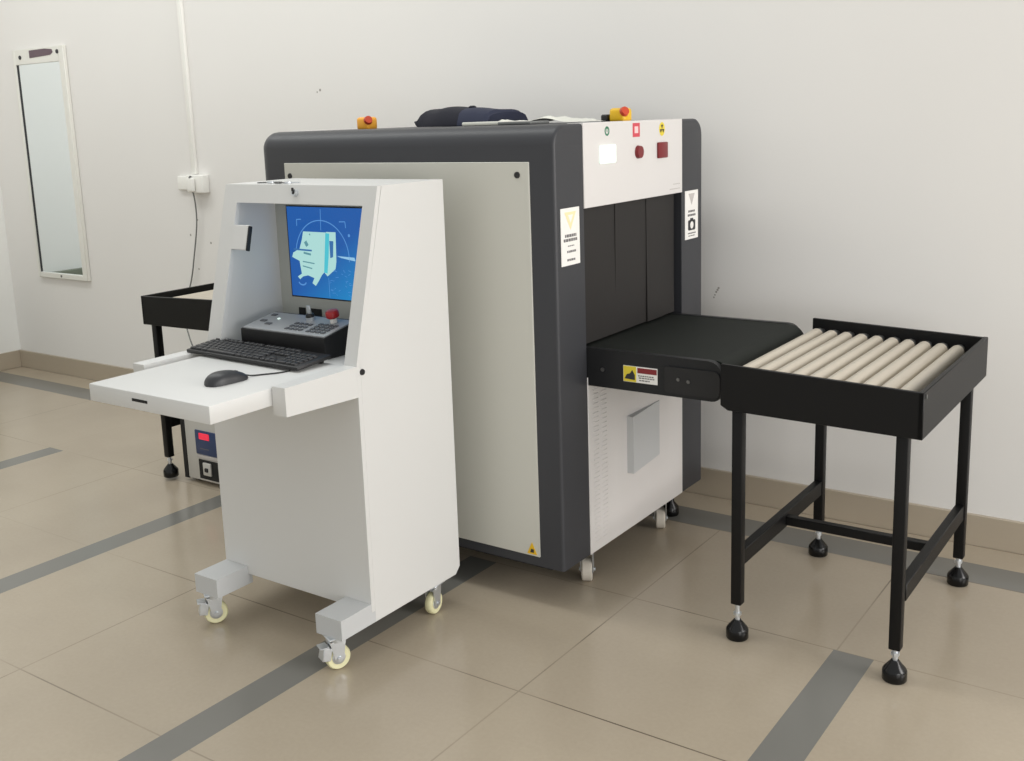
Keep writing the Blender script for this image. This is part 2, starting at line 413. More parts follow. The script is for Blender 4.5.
def end_parts(s):
    """s=+1: end that faces right; s=-1: its mirror at the far left end"""
    xe = X1 if s > 0 else X0
    def xx(d): return xe+s*d
    def bxx(bm, d0, d1, *a, **k): box(bm, min(xx(d0), xx(d1)), max(xx(d0), xx(d1)), *a, **k)
    bm = B(); bxx(bm, -.05, .003, YI0, YI1, ZH, ZT+.001, bev=.0012, seg=1)
    hd = obj('header_panel', bm, M['white'], sc)
    bm = B(); bxx(bm, -.03, .002, YI0+.001, YI1, .116, .66, bev=.0012, seg=1)
    lp = obj('lower_panel', bm, M['white'], sc)
    bm = B()
    for j in range(34):
        for (ya, yb) in ((2.575, 2.605), (2.622, 2.652)):
            z = .145+j*.0142
            bxx(bm, .002, .0042, ya, yb, z, z+.005, bev=.0012, seg=1)
    obj('vent_louvers', bm, M['white'], lp)
    bm = B(); prism(bm, [(xx(.001), 2.777), (xx(.024), 2.777), (xx(.024), 2.783), (xx(.004), 2.992), (xx(.001), 2.992)], 'Z', .304, .487)
    obj('access_cover', bm, M['foot'], lp, label='wedge-shaped raised white cover')  # white cover; its shade is put into the grey colour and the slope
    n = 6; w = (3.140-2.552)/n
    for k in range(n):
        y0 = 2.550+k*w; sw = w+(.014 if k < n-1 else 0)
        bm = B(); nz_ = 9; d = -.012-(k % 2)*.0022
        for i in range(nz_):
            za, zb = .755+(1.15-.755)*i/nz_, .755+(1.15-.755)*(i+1)/nz_
            da = d+.002*math.sin(2.2*i/nz_+k*1.9)*(1-i/nz_); db = d+.002*math.sin(2.2*(i+1)/nz_+k*1.9)*(1-(i+1)/nz_)
            for (ya, yb) in ((y0, y0+sw/2), (y0+sw/2, y0+sw)):
                bm.faces.new([bm.verts.new((xx(da), ya, za)), bm.verts.new((xx(da), yb, za)), bm.verts.new((xx(db), yb, zb)), bm.verts.new((xx(db), ya, zb))])
        bmesh.ops.remove_doubles(bm, verts=bm.verts, dist=1e-5)
        bmesh.ops.solidify(bm, geom=bm.faces[:], thickness=.002)
        obj('curtain_strip', bm, M['curtain'], sc)
    # conveyor bed
    L = .435 if s > 0 else .38
    bm = B(); bxx(bm, -.05, L-.05, 2.556, 3.144, .64, .735)
    cv = obj('conveyor_bed', bm, M['blackmatte'], sc)
    bm = B()
    for (ya, yb) in ((2.55, 2.57), (3.13, 3.15)):
        pts = rrect(-.048, L-.018, .637, .748, (0, .03, .04, 0))
        bm = B(); prism(bm, [(xx(a), b) for a, b in pts], 'Y', ya, yb)
        obj('side_rail', bm, M['rail'], cv)
    bm = B()
    bxx(bm, -.05, L-.045, 2.571, 3.129, .735, .7465)
    cyl(bm, (xx(L-.047), 2.571, .6985), (xx(L-.047), 3.129, .6985), .048, seg=32)
    obj('belt', bm, M['rubber'], cv)
    if s > 0:
        bm = B(); prism(bm, [(xx(a), b) for a, b in rrect(.25, L-.022, .648, .722, (.008, .02, .02, .008))], 'Y', 2.544, 2.551)
        mc = obj('end_cover', bm, M['blackmatte'], cv)
        for (d, z) in ((.292, .689), (.322, .686)):
            bm = B(); cyl(bm, (xx(d), 2.541, z), (xx(d), 2.545, z), .005, seg=12); obj('screw', bm, M['darksteel'], mc)
        bm = B(); cyl(bm, (xx(.052), 2.546, .69), (xx(.052), 2.551, .69), .006, seg=12); obj('screw', bm, M['darksteel'], cv)
        # sticker
        bm = B(); box(bm, -1.421, -1.314, 2.5485, 2.55, .664, .710)
        st = obj('warning_sticker', bm, M['paper'], cv, label='white caution sticker with yellow block and red band')
        bm = B(); box(bm, -1.420, -1.380, 2.5478, 2.5486, .665, .709); obj('yellow_block', bm, M['stickyellow'], st)
        bm = B(); prism(bm, [(-1.416, .673), (-1.384, .671), (-1.384, .685), (-1.392, .699), (-1.399, .689), (-1.409, .686)], 'Y', 2.5470, 2.5479); obj('hand_symbol', bm, M['inkdark'], st)
        bm = B(); box(bm, -1.376, -1.316, 2.5478, 2.5486, .692, .707); obj('red_band', bm, M['stickred'], st)
        bm = B()
        for (z, xa, xb) in ((.683, -1.374, -1.326), (.677, -1.372, -1.322), (.670, -1.37, -1.338)):
            x = xa
            while x < xb:
                w_ = random.uniform(.004, .009); box(bm, x, min(x+w_, xb), 2.5478, 2.5486, z, z+.003); x += w_+.002
        obj('printed_lines', bm, M['ink'], st)
        # header lamps and icons
        def disc(y, z, r_y, r_z, d0, d1, seg=24):
            b2 = B(); prism(b2, [(y+r_y*math.cos(2*math.pi*k/seg), z+r_z*math.sin(2*math.pi*k/seg)) for k in range(seg)], 'X', xx(d0), xx(d1)); return b2
        bm = B(); bxx(bm, .003, .009, 2.632, 2.722, 1.266, 1.318, bev=.003); obj('power_lamp', bm, M['glow'], hd, label='square white lamp, lit')
        bm = B(); cyl(bm, (xx(.003), 2.864, 1.29), (xx(.014), 2.864, 1.29), .020, .018, 24); rl = obj('scan_lamp', bm, M['darkred'], hd, label='round dark red lamp')
        bm = B(); bxx(bm, .003, .010, 2.987, 3.052, 1.265, 1.314, bev=.003); obj('beam_lamp', bm, M['darkred'], hd, label='square dark red lamp')
        # icons: green ring, red frame, yellow oval
        def ring(y, z, ro, ri, d0, d1, m, nm, seg=28):
            b2 = B()
            for k in range(seg):
                a0, a1 = 2*math.pi*k/seg, 2*math.pi*(k+1)/seg
                prism(b2, [(y+ro*math.cos(a0), z+ro*math.sin(a0)), (y+ro*math.cos(a1), z+ro*math.sin(a1)), (y+ri*math.cos(a1), z+ri*math.sin(a1)), (y+ri*math.cos(a0), z+ri*math.sin(a0))], 'X', xx(d0), xx(d1))
            return obj(nm, b2, m, hd)
        ring(2.679, 1.357, .0135, .008, .003, .0036, M['icongreen'], 'power_symbol')
        bm = B(); bxx(bm, .003, .0036, 2.677, 2.681, 1.354, 1.367); obj('power_symbol_bar', bm, M['icongreen'], hd)
        bm = B(); bxx(bm, .003, .0036, 2.832, 2.876, 1.335, 1.376); ic = obj('red_symbol', bm, M['iconred'], hd)
        bm = B(); bxx(bm, .0036, .0041, 2.843, 2.865, 1.346, 1.366); obj('symbol_centre', bm, M['iconpink'], ic)
        ic = obj('radiation_symbol', disc(3.022, 1.354, .019, .021, .003, .0036), M['stickyellow'], hd)
        bm = B()
        for a in (90, 210, 330):
            p_ = [(3.022, 1.354)]+[(3.022+.014*math.cos(R(a+q)), 1.354+.014*math.sin(R(a+q))) for q in (-28, 0, 28)]
            prism(bm, p_, 'X', xx(.0036), xx(.0041))
        obj('trefoil', bm, M['inkdark'], ic)
        for (z, ya, yb) in ((1.176, 3.10, 3.146), (1.161, 3.075, 3.148)):
            bm = B(); y = ya
            while y < yb:
                w_ = random.uniform(.004, .01); bxx(bm, .003, .0036, y, min(y+w_, yb), z, z+.003); y += w_+.003
            obj('printed_line', bm, M['inkpale'], hd)
        # stickers on the hood posts
        bm = B(); bxx(bm, .0, .0012, 2.424, 2.521, .998, 1.156)
        st = obj('warning_sticker', bm, M['paper'], sc, label='white upright sticker with pale yellow triangle')
        bm = B(); prism(bm, [(2.443, 1.145), (2.503, 1.145), (2.473, 1.096)], 'X', xx(.0012), xx(.0018)); t_ = obj('triangle_symbol', bm, M['paleyellow'], st)
        bm = B(); prism(bm, [(2.460, 1.137), (2.486, 1.137), (2.473, 1.115)], 'X', xx(.0018), xx(.0023)); obj('symbol_centre', bm, M['paper'], t_)
        bm = B(); 
        for (z, h, ya, yb) in ((1.076, .008, 2.444, 2.503), (1.064, .008, 2.437, 2.508), (1.050, .003, 2.458, 2.49), (1.033, .006, 2.453, 2.499), (1.010, .006, 2.453, 2.497)):
            y = ya
            while y < yb:
                w_ = random.uniform(.005, .012); bxx(bm, .0012, .0018, y, min(y+w_, yb), z, z+h); y += w_+.0025
        obj('printed_lines', bm, M['ink'], st)
        bm = B(); bxx(bm, .0, .0012, 3.190, 3.288, .987, 1.148)
        st = obj('warning_sticker', bm, M['paper'], sc, label='white upright sticker with black bag symbol')
        bm = B()
        for (z, h, ya, yb) in ((1.076, .007, 3.214, 3.263), (1.063, .007, 3.21, 3.268), (1.004, .004, 3.21, 3.27), (.996, .003, 3.215, 3.262)):
            y = ya
            while y < yb:
                w_ = random.uniform(.005, .012); bxx(bm, .0012, .0018, y, min(y+w_, yb), z, z+h); y += w_+.0025
        obj('printed_lines', bm, M['ink'], st)
        bm = B(); prism(bm, rrect(3.212, 3.266, 1.016, 1.050, .006), 'X', xx(.0012), xx(.0019)); bxx(bm, .0012, .0019, 3.228, 3.250, 1.048, 1.056); bs = obj('bag_symbol', bm, M['inkdark'], st)
        obj('symbol_centre', disc(3.239, 1.033, .012, .012, .0019, .0024), M['paper'], bs)
        bm = B(); prism(bm, [(3.216, 1.138), (3.262, 1.138), (3.239, 1.10)], 'X', xx(.0012), xx(.0017)); obj('triangle_symbol', bm, M['inkpale'], st)
end_parts(1); end_parts(-1)
# emergency stops on the roof
def estop(x, y, m, tilt):
    bm = B(); box(bm, x-.027, x+.027, y-.027, y+.027, ZT-.004, ZT+.040, .010, 3)
    e = obj('emergency_stop', bm, m, sc)
    bm = B()
    a = Vector((x+.014, y-.014, ZT+.024)); d = Vector((.8, -.45, .40)).normalized()
    cyl(bm, a, a+d*.012, .012, seg=16); cyl(bm, a+d*.010, a+d*.020, .0155, .013, 20)
    obj('stop_button', bm, M['red'], e)
estop(-1.615, 2.90, M['yellow'], 0); estop(-2.522, 2.75, M['orange'], 0)
bm = B(); box(bm, -1.672, -1.648, 2.875, 2.925, ZT-.004, ZT+.022, .004, 1); obj('cable_gland', bm, M['blackmatte'], sc)
for (x, y) in ((-1.585, 2.60), (-1.585, 3.09), (-2.60, 2.60), (-2.60, 3.09)):
    caster(sc, x, y, .1165, .036, M['grubby'], False, yaw=R(28), w=.032)
for (x, y) in ((-1.615, 3.23), (-2.56, 3.23)):
    bm = B(); lathe(bm, (x, y, 0), [(.026, 0), (.028, .004), (.028, .03), (.012, .05), (.010, .118)], 'Z', 24); obj('leveling_foot', bm, M['blackgloss'], sc)

# things lying on the scanner roof
bm = B()
def soft(bm, x0, x1, y0, y1, zb, hfun, nx=44, ny=12, seed=0):
    rnd = random.Random(seed)
    top, bot = [], []
    for i in range(nx+1):
        u = i/nx; rt_, rb_ = [], []
        for j in range(ny+1):
            v = j/ny
            e = max(0, 1-abs(2*v-1)**3.2)**.5
            h = hfun(u, v)*e
            wv = .0035*math.sin(9*u+3*v+seed)*e
            x = x0+(x1-x0)*u; y = y0+(y1-y0)*v+.01*math.sin(5*u+seed)
            zl = zb+.015*max(0, 1-u/.07)**1.5          # the rolled end curls up off the roof
            rt_.append(bm.verts.new((x, y, max(zb+.004+h+wv, zl+.003)))); rb_.append(bm.verts.new((x, y, zl)))
        top.append(rt_); bot.append(rb_)
    for i in range(nx):
        for j in range(ny):
            bm.faces.new((top[i][j], top[i+1][j], top[i+1][j+1], top[i][j+1]))
            bm.faces.new((bot[i][j], bot[i][j+1], bot[i+1][j+1], bot[i+1][j]))
    for i in range(nx):
        bm.faces.new((bot[i][0], bot[i+1][0], top[i+1][0], top[i][0])); bm.faces.new((top[i][ny], top[i+1][ny], bot[i+1][ny], bot[i][ny]))
    for j in range(ny):
        bm.faces.new((bot[0][j+1], bot[0][j], top[0][j], top[0][j+1])); bm.faces.new((top[nx][j+1], top[nx][j], bot[nx][j], bot[nx][j+1]))
jk = thing('folded_jacket', (-2.15, 2.86, ZT+.0012), 'navy folded jacket lying in a flat bundle on the scanner roof', 'jacket')
def hj(u, v):
    a = min(1, max(0, u)/.10); a = (1-(1-a)**2.2)**.5
    return .054*a*(1-.12*u)*(1 if u < .97 else .8)
soft(bm, -2.295, -2.005, 2.74, 2.98, ZT+.0012, hj, seed=1); obj('jacket_body', bm, M['blueslate'], jk)
bm = B()
def hr(u, v):
    a = min(1, (u+.012)/.14); a = (1-(1-a)**2)**.5
    b = min(1, (1-u)/.18); b = (1-(1-b)**2)**.5
    return .057*a*(.3+.7*b)*(1-.05*u)
soft(bm, -2.302, -2.10, 2.73, 2.985, ZT+.0012, hr, seed=2); obj('rolled_collar', bm, M['navy'], jk)
bm = B(); lathe(bm, (-2.12, 2.82, ZT+.0555), [(.004, -.002), (.013, 0), (.013, .006), (.006, .009)], 'Z', 14); obj('snap_button', bm, M['navy'], jk)
# papers in a sleeve and a crumpled film beside the jacket
bm = B(); box(bm, -2.02, -1.875, 2.63, 2.69, ZT+.001, ZT+.012, .003, 2, rot=((-1.95, 2.66, ZT), 'Z', R(4)))
rd = obj('ruler_case', bm, M['film'], None, loc=(-1.95, 2.66, ZT+.0012)); tag(rd, 'slim white case lying in front of the navy jacket on the scanner roof', 'case')
bm = B(); box(bm, -1.865, -1.745, 2.60, 2.70, ZT+.001, ZT+.010, .003, 2, rot=((-1.8, 2.65, ZT), 'Z', R(-2)))
nb = obj('notebook', bm, M['cord'], None, loc=(-1.8, 2.65, ZT+.0012)); tag(nb, 'thin grey notebook lying beside the navy jacket on the scanner roof', 'notebook')
bm = B()
nx, ny = 30, 10; g = []
rnd = random.Random(8)
for i in range(nx+1):
    row = []
    for j in range(ny+1):
        x = -1.96+.32*i/nx; y = 2.715+.14*j/ny
        z = ZT+.003+abs(.006*math.sin(i*.4+j*.5)+.003*rnd.random())*(1 if 0 < i < nx and 0 < j < ny else .2)+.013*math.exp(-((i-17)/5)**2)+.006*math.exp(-((i-3)/5)**2)
        row.append(bm.verts.new((x, y, z)))
    g.append(row)
for i in range(nx):
    for j in range(ny): bm.faces.new((g[i][j], g[i+1][j], g[i+1][j+1], g[i][j+1]))
fl = obj('plastic_wrap', bm, M['film'], None, smooth=60, loc=(-1.81, 2.82, ZT+.0012)); tag(fl, 'crumpled white plastic wrap on the scanner roof between jacket and right emergency stop', 'plastic wrap')

# ------------------------------------------------------------------ roller tables
rtb = thing('roller_table', (-.8425, 2.8275, 0), 'black roller table with ten beige rollers, at the right end of the scanner', 'roller table', 'roller tables at the scanner ends')
TX0, TX1, TY0, TY1, TZ0, TZ1 = -1.095, -.590, 2.475, 3.18, .642, .757
def zt(x): return .7635-.0165*(x-TX0)/(TX1-TX0)          # the bed falls slightly to its outer end
def zb(x): return .6415-.0080*(x-TX0)/(TX1-TX0)
for (ya, yb) in ((TY0, TY0+.012), (TY1-.012, TY1)):
    bm = B(); prism(bm, [(TX0, zb(TX0)+.012), (TX0+.02, zb(TX0)), (TX1, zb(TX1)), (TX1, zt(TX1)), (TX0, zt(TX0))], 'Y', ya, yb)
    bmesh.ops.bevel(bm, geom=bm.edges[:], offset=.0015, segments=1, affect='EDGES'); obj('side_board', bm, M['black'], rtb)
bm = B(); box(bm, TX1-.012, TX1+.001, TY0, TY1, zb(TX1), zt(TX1)+.001, .0015, 1); eb = obj('end_board', bm, M['black'], rtb)
bm = B(); cyl(bm, (TX1, TY0+.02, zt(TX1)-.012), (TX1+.003, TY0+.02, zt(TX1)-.012), .006, seg=10); obj('screw', bm, M['darksteel'], eb)
bm = B(); box(bm, TX0+.02, TX0+.035, TY0+.012, TY1-.012, TZ0+.001, TZ0+.035); obj('cross_member', bm, M['black'], rtb)
RR_ = .0190
for k in range(10):
    x = TX0+.033+k*.0451; RZ = zt(x)-.037
    bm = B(); lathe(bm, (x, TY0+.022, RZ), [(RR_-.003, 0), (RR_, .003), (RR_, TY1-TY0-.090), (RR_-.006, TY1-TY0-.076)], 'Y', 24); ro = obj('roller', bm, M['roller'], rtb)
    bm = B(); lathe(bm, (x, TY1-.054, RZ), [(RR_-.007, 0), (RR_-.004, .002), (RR_-.004, .016), (.008, .020), (.008, .042)], 'Y', 18); obj('end_bearing', bm, M['darksteel'], ro)
    bm = B(); cyl(bm, (x, TY0+.010, RZ), (x, TY0+.024, RZ), .006, seg=10); obj('axle', bm, M['darksteel'], ro)
for (x, y, lb) in ((-1.055, 2.505, .099), (-.638, 2.503, .083), (-1.055, 3.152, .095), (-.632, 3.150, .083)):
    bm = B(); box(bm, x-.0145, x+.0145, y-.0145, y+.0145, lb, zb(x)+.003, .003, 2); lg = obj('leg', bm, M['black'], rtb)
    bm = B(); cyl(bm, (x, y, .045), (x, y, lb+.003), .0065, seg=12); cyl(bm, (x, y, .066), (x, y, .074), .011, seg=6); obj('threaded_stem', bm, M['steel'], lg)
    bm = B(); lathe(bm, (x, y, 0), [(.028, 0), (.030, .003), (.030, .026), (.027, .032), (.012, .050), (.010, .053)], 'Z', 28); obj('leveling_foot', bm, M['blackgloss'], lg)
for x in (-1.056, -.634):
    bm = B(); box(bm, x-.0125, x+.0125, 2.5195, 3.1375, .205, .25, .002, 1); obj('stretcher', bm, M['black'], rtb)
bm = B(); box(bm, -1.0455, -.6445, 2.825, 2.851, .213, .239, .002, 1); obj('stretcher', bm, M['black'], rtb)
rt2 = copy_tree(rtb)
rt2.location = (-3.335, 2.895, .012); rt2.rotation_euler.z = math.pi
rt2['label'] = 'black roller table half hidden behind the console, over the grey stabilizer box'

# ------------------------------------------------------------------ operator console
CX0, CX1, CY, CB = -2.405, -1.83, 1.905, 2.285
cs = thing('operator_console', (-2.117, 2.09, 0), 'light grey upright operator console on casters with built-in blue screen and pull-out desk', 'console')
ZP = 1.244
sl = [(CY+.014, .105), (CY+.014, .097), (CB-.02, .097), (CB, .117), (CB, ZP), (2.036, ZP), (CY+.014, .80)]
bm = B()
def bev(bm_, o=.003): bmesh.ops.bevel(bm_, geom=[e for e in bm_.edges if len(e.link_faces) == 2 and e.calc_face_angle(0) > .5], offset=o, segments=2, affect='EDGES')
sub = B(); prism(sub, sl, 'X', CX1-.043, CX1); bev(sub, .0004)
obj('side_panel', sub, M['console'], cs)
sub = B(); prism(sub, sl, 'X', CX0, CX0+.052); bev(sub, .0004)
obj('side_panel', sub, M['console'], cs)
XL, XR = CX0+.052, CX1-.043
bm = B(); box(bm, CX0, CX1, CY, CY+.0142, .128, .775, .0006, 1); obj('front_panel', bm, M['console'], cs)
# sloping front frame: header with two jambs, one folded sheet
bm = B()
def sp_(x, z): return bm.verts.new((x, CY+(2.02-CY)*max(0, z-.80)/(ZP-.80), z))
zs = (.775, .80, 1.194, ZP); xs_ = (CX0, CX0+.055, CX1-.043, CX1)
gv = {(i, j): sp_(xs_[i], zs[j]) for i in range(4) for j in range(4)}
for i in range(3):
    for j in range(3):
        if i == 1 and j < 2: continue
        bm.faces.new((gv[i, j], gv[i+1, j], gv[i+1, j+1], gv[i, j+1]))
bmesh.ops.recalc_face_normals(bm, faces=bm.faces)
if bm.faces[0].normal.y > 0: bmesh.ops.reverse_faces(bm, faces=bm.faces)
bmesh.ops.delete(bm, geom=[v for v in bm.verts if not v.link_faces], context='VERTS')
ex = bmesh.ops.extrude_face_region(bm, geom=bm.faces[:])
for v in ex['geom']:
    if isinstance(v, bmesh.types.BMVert): v.co.y += .0145
obj('front_frame', bm, M['console'], cs)
bm = B(); box(bm, XL, XR, CB-.015, CB-.001, .12, 1.24); obj('back_panel', bm, M['console'], cs)
bm = B(); box(bm, XL, XR, CY+.016, CB-.015, .12, .135); obj('bottom_panel', bm, M['console'], cs)
bm = B(); prism(bm, [(2.034, ZP-.0004), (CB-.002, ZP-.0004), (CB-.002, 1.229), (2.034, 1.229)], 'X', XL, XR); hdr = obj('top_panel', bm, M['console'], cs)
bm = B(); box(bm, XL, XR, CY+.012, CB-.016, .760, .772); obj('shelf', bm, M['console'], cs)
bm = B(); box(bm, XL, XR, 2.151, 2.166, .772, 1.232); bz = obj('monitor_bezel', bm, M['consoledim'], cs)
bm = B(); box(bm, -2.3075, -1.945, 2.1488, 2.152, .908, 1.1755, .001, 1); mn = obj('monitor_frame', bm, M['blackmatte'], cs)
bm = B(); box(bm, -2.3025, -1.950, 2.1478, 2.1492, .912, 1.172); so = obj('screen', bm, M['scr'], mn)
# picture on the screen
def flat(b2, pts, layer, mi):
    y = 2.1476-.0003*layer
    vs = [b2.verts.new((x, y, z)) for x, z in pts]
    f = b2.faces.new(vs); f.material_index = mi
    if f.calc_area() and True:
        f.normal_update()
        if f.normal.y > 0: f.normal_flip()
def stroke(b2, pts, w, layer, mi):
    for (a, c) in zip(pts, pts[1:]):
        a, c = Vector(a), Vector(c); n = Vector((-(c-a).y, (c-a).x)).normalized()*w/2
        flat(b2, [a+n, c+n, c-n, a-n], layer, mi)
b2 = B()
arc = [(-2.1701+.105*math.cos(R(t)), 1.030+.105*math.sin(R(t))) for t in range(-5, 186, 6)]
stroke(b2, arc, .0028, 1, 4)
stroke(b2, [(-2.1662, 1.1674), (-2.1691, 1.107)], .0022, 1, 4)
stroke(b2, [(-2.150, .972), (-2.150, .915)], .0016, 1, 4)
stroke(b2, [(-2.2644, 1.117), (-2.2644, 1.1355), (-2.246, 1.1365)], .0026, 1, 4)
stroke(b2, [(-2.0964, 1.133), (-2.0735, 1.134), (-2.0721, 1.1166)], .0026, 1, 4)
flat(b2, [(-2.0611+.0045*math.cos(R(t)), 1.0957+.0045*math.sin(R(t))) for t in range(0, 360, 40)], 1, 4)
front = [(-2.2404, 1.1016), (-2.149, 1.1015), (-2.1628, 0.9987), (-2.1662, 0.9864), (-2.1757, 0.9788), (-2.191, 0.9591), (-2.2035, 0.9453), (-2.2163, 0.9527), (-2.2072, 0.9679), (-2.2324, 0.9746), (-2.2534, 0.9701), (-2.2657, 0.9612), (-2.2742, 0.9689), (-2.2571, 0.9781), (-2.2628, 1.0139), (-2.2589, 1.0523), (-2.2472, 1.0788)]
flat(b2, front, 2, 0)
flat(b2, [(-2.1488, 1.1031), (-2.1118, 1.1034), (-2.1157, 1.0203), (-2.1211, .9985), (-2.1538, .9759), (-2.1662, .9864)], 1, 0)
flat(b2, [(-2.1513, 1.0998), (-2.1361, 1.0987), (-2.1444, 1.0317), (-2.1531, .984), (-2.1662, .9864)], 3, 1)
flat(b2, [(-2.138, 1.0781), (-2.1219, 1.0778), (-2.1268, 1.0325), (-2.1381, 1.0288)], 3, 3)
flat(b2, [(-2.2916, 1.0256), (-2.2856, 1.039), (-2.2687, 1.0462), (-2.201, 1.0427), (-2.1995, 1.0347), (-2.2343, 1.025), (-2.2626, 1.0155)], 4, 0)
flat(b2, [(-2.1134, 1.0363), (-2.0452, 1.0346), (-2.042, 1.0243), (-2.0966, 1.0314)], 1, 2)
stroke(b2, [(-2.2343, 1.073), (-2.2263, 1.060)], .012, 3, 5)
stroke(b2, [(-2.2829, 1.049), (-2.2093, 1.0475)], .005, 5, 3)
stroke(b2, [(-2.243, 1.040), (-2.214, 1.036)], .006, 5, 5)
stroke(b2, [(-2.249, 1.0145), (-2.2018, 1.0104)], .0035, 5, 5)
stroke(b2, [(-2.2503, 1.0014), (-2.2123, .9953)], .0035, 5, 5)
stroke(b2, [(-2.2155, 1.0955), (-2.2115, 1.0925)], .004, 5, 5)
for k in range(26):
    x = random.uniform(-2.15, -2.07); z = random.uniform(.925, 1.0)
    stroke(b2, [(x, z), (x+random.uniform(.004, .014), z+random.uniform(-.004, .004))], .0012, 1, 4)
stroke(b2, [(-2.257+.016*math.cos(R(t)), .957+.012*math.sin(R(t))) for t in range(200, 360, 20)], .004, 1, 4)
obj('screen_picture', b2, [M['s_mint'], M['s_teal'], M['s_sky'], M['s_blue'], M['s_line'], M['s_grey']], so, smooth=0)
for (xa, xb) in ((-2.283, -2.256), (-2.243, -2.190)):
    bm = B(); box(bm, xa, xb, 2.1485, 2.152, .848, .877, .001, 1); obj('vent_slot', bm, M['cavity'], bz)
# lock and hasp on top, latch inside left jamb
bm = B(); cyl(bm, (-2.118, 2.0155, 1.222), (-2.118, 2.004, 1.225), .010, .009, 18); lk = obj('lock', bm, M['steel'], hdr)
bm = B(); cyl(bm, (-2.118, 2.0045, 1.2245), (-2.118, 2.0030, 1.2250), .0045, seg=12); box(bm, -2.1205, -2.1155, 2.000, 2.004, 1.228, 1.238); obj('keyhole', bm, M['blackmatte'], lk)
bm = B(); box(bm, -2.351, -2.288, 1.981, 1.993, 1.064, 1.134, .002, 1, rot=((-2.335, 1.985, 1.10), 'X', R(-14))); lt = obj('latch_block', bm, M['console'], cs)
bm = B(); box(bm, -2.288, -2.2845, 1.979, 1.994, 1.062, 1.132, .002, 1, rot=((-2.31, 1.985, 1.10), 'X', R(-14))); obj('magnet', bm, M['blackmatte'], lt)
# feet and casters
for (xa, xb) in ((CX1-.092, CX1), (CX0, CX0+.094)):
    bm = B(); prism(bm, [(1.79, .097), (CY+.0138, .097), (CY+.0138, .1278), (CY-.0002, .1278), (CY-.0002, .152), (1.79, .152)], 'X', xa, xb); bev(bm, .0008); obj('foot_beam', bm, M['foot'], cs)
for (x, y, br, yw) in ((-1.876, 1.812, True, -24), (-2.364, 1.818, True, -34), (-1.858, 2.19, False, 8), (-2.36, 2.19, False, 8)):
    caster(cs, x, y, .097, .0335, M['cream'], br, yaw=R(yw), w=.022, trail=.002)
# desk on its two arms
for (xa, xb) in ((CX1-.044, CX1), (CX0, CX0+.046)):
    bm = B(); prism(bm, [(1.66, .727), (CY+.0002, .717), (CY+.0002, .797), (1.66, .797)], 'X', xa, xb); bev(bm, .002)
    obj('desk_arm', bm, M['console'], cs)
bm = B(); box(bm, CX0+.078, CX1-.046, 1.476, 2.145, .749, .793, .003, 2)
dk = obj('pull_out_desk', bm, M['console'], cs)
bm = B(); box(bm, -2.156, -2.098, 1.4752, 1.477, .770, .777); obj('pull_slot', bm, M['cavity'], dk)
bm = B(); cyl(bm, (CX1-.001, 1.923, .780), (CX1+.004, 1.923, .780), .0085, .0075, 14); obj('bolt', bm, M['blackmatte'], cs)

# keys left on top of the console
kr = thing('key_bunch', (-2.24, 2.10, 1.244), 'small bunch of keys lying on top of the grey console', 'keys')
bm = B()
ringp = [(-2.30+.012*math.cos(R(t)), 2.06+.012*math.sin(R(t)), 1.2465) for t in range(0, 361, 20)]
tube(bm, ringp, .0016, 6); obj('key_ring', bm, M['darksteel'], kr)
for k, (x, y, a) in enumerate(((-2.275, 2.07, 12), (-2.232, 2.058, -14), (-2.195, 2.06, 20))):
    bm = B()
    cyl(bm, (x, y, 1.2450), (x, y, 1.2495), .011, seg=16)
    box(bm, x+.008, x+.036, y-.003, y+.003, 1.2460, 1.2490, rot=((x, y, 1.25), 'Z', R(a))); obj('key', bm, [M['steel'], M['darksteel']][k % 2], kr)

# ------------------------------------------------------------------ control keypad in the console
DZ = .793
kp = thing('control_keypad', (-2.09, 1.985, DZ), 'black wedge control keypad with grey face, key switch and red knob, behind the keyboard', 'control keypad')
KX0, KX1, KY0, KY1, KZ0, KZ1 = -2.290, -1.968, 1.934, 2.066, .855, .880
bm = B(); prism(bm, [(KY0, DZ+.022), (KY0+.012, DZ+.0005), (KY1, DZ+.0005), (KY1, KZ1-.003), (KY0, KZ0-.003)], 'X', KX0, KX1); bev(bm, .003); obj('housing', bm, M['blackmatte'], kp)
ta = math.atan2(KZ1-KZ0, KY1-KY0)
def tilt(bm): bmesh.ops.rotate(bm, verts=bm.verts, cent=Vector((0, KY0, KZ0)), matrix=Matrix.Rotation(ta, 3, 'X')); return bm
bm = B(); box(bm, KX0+.004, KX1-.004, KY0+.004, KY1-.008, KZ0-.004, KZ0+.0005, .001, 1); obj('face_plate', tilt(bm), M['keyplate'], kp)
def btn(x, y, w, d, m=None, h=.003):
    bm = B(); box(bm, x-w/2, x+w/2, y-d/2, y+d/2, KZ0, KZ0+h, .001, 1); obj('button', tilt(bm), m or M['keygrey'], kp)
for c in range(4):
    for r_ in range(4): btn(KX1-.026-c*.0185, KY0+.024+r_*.0165, .0135, .0115)
for c in range(4):
    for r_ in range(3): btn(KX1-.112-c*.0175, KY0+.026+r_*.019, .012, .012)
for (x, y, w) in ((KX0+.032, KY0+.058, .022), (KX0+.068, KY0+.042, .022), (KX0+.03, KY0+.102, .018)): btn(x, y, w, .012)
btn(KX0+.070, KY0+.080, .008, .008, M['glow'])
bm = B(); cyl(bm, (-2.112, KY0+.098, KZ0-.002), (-2.112, KY0+.098, KZ0+.010), .013, seg=18); ks = obj('key_switch', tilt(bm), M['steel'], kp)
bm = B(); cyl(bm, (-2.112, KY0+.098, KZ0+.010), (-2.112, KY0+.098, KZ0+.018), .013, .011, 18); obj('switch_collar', tilt(bm), M['blackmatte'], ks)
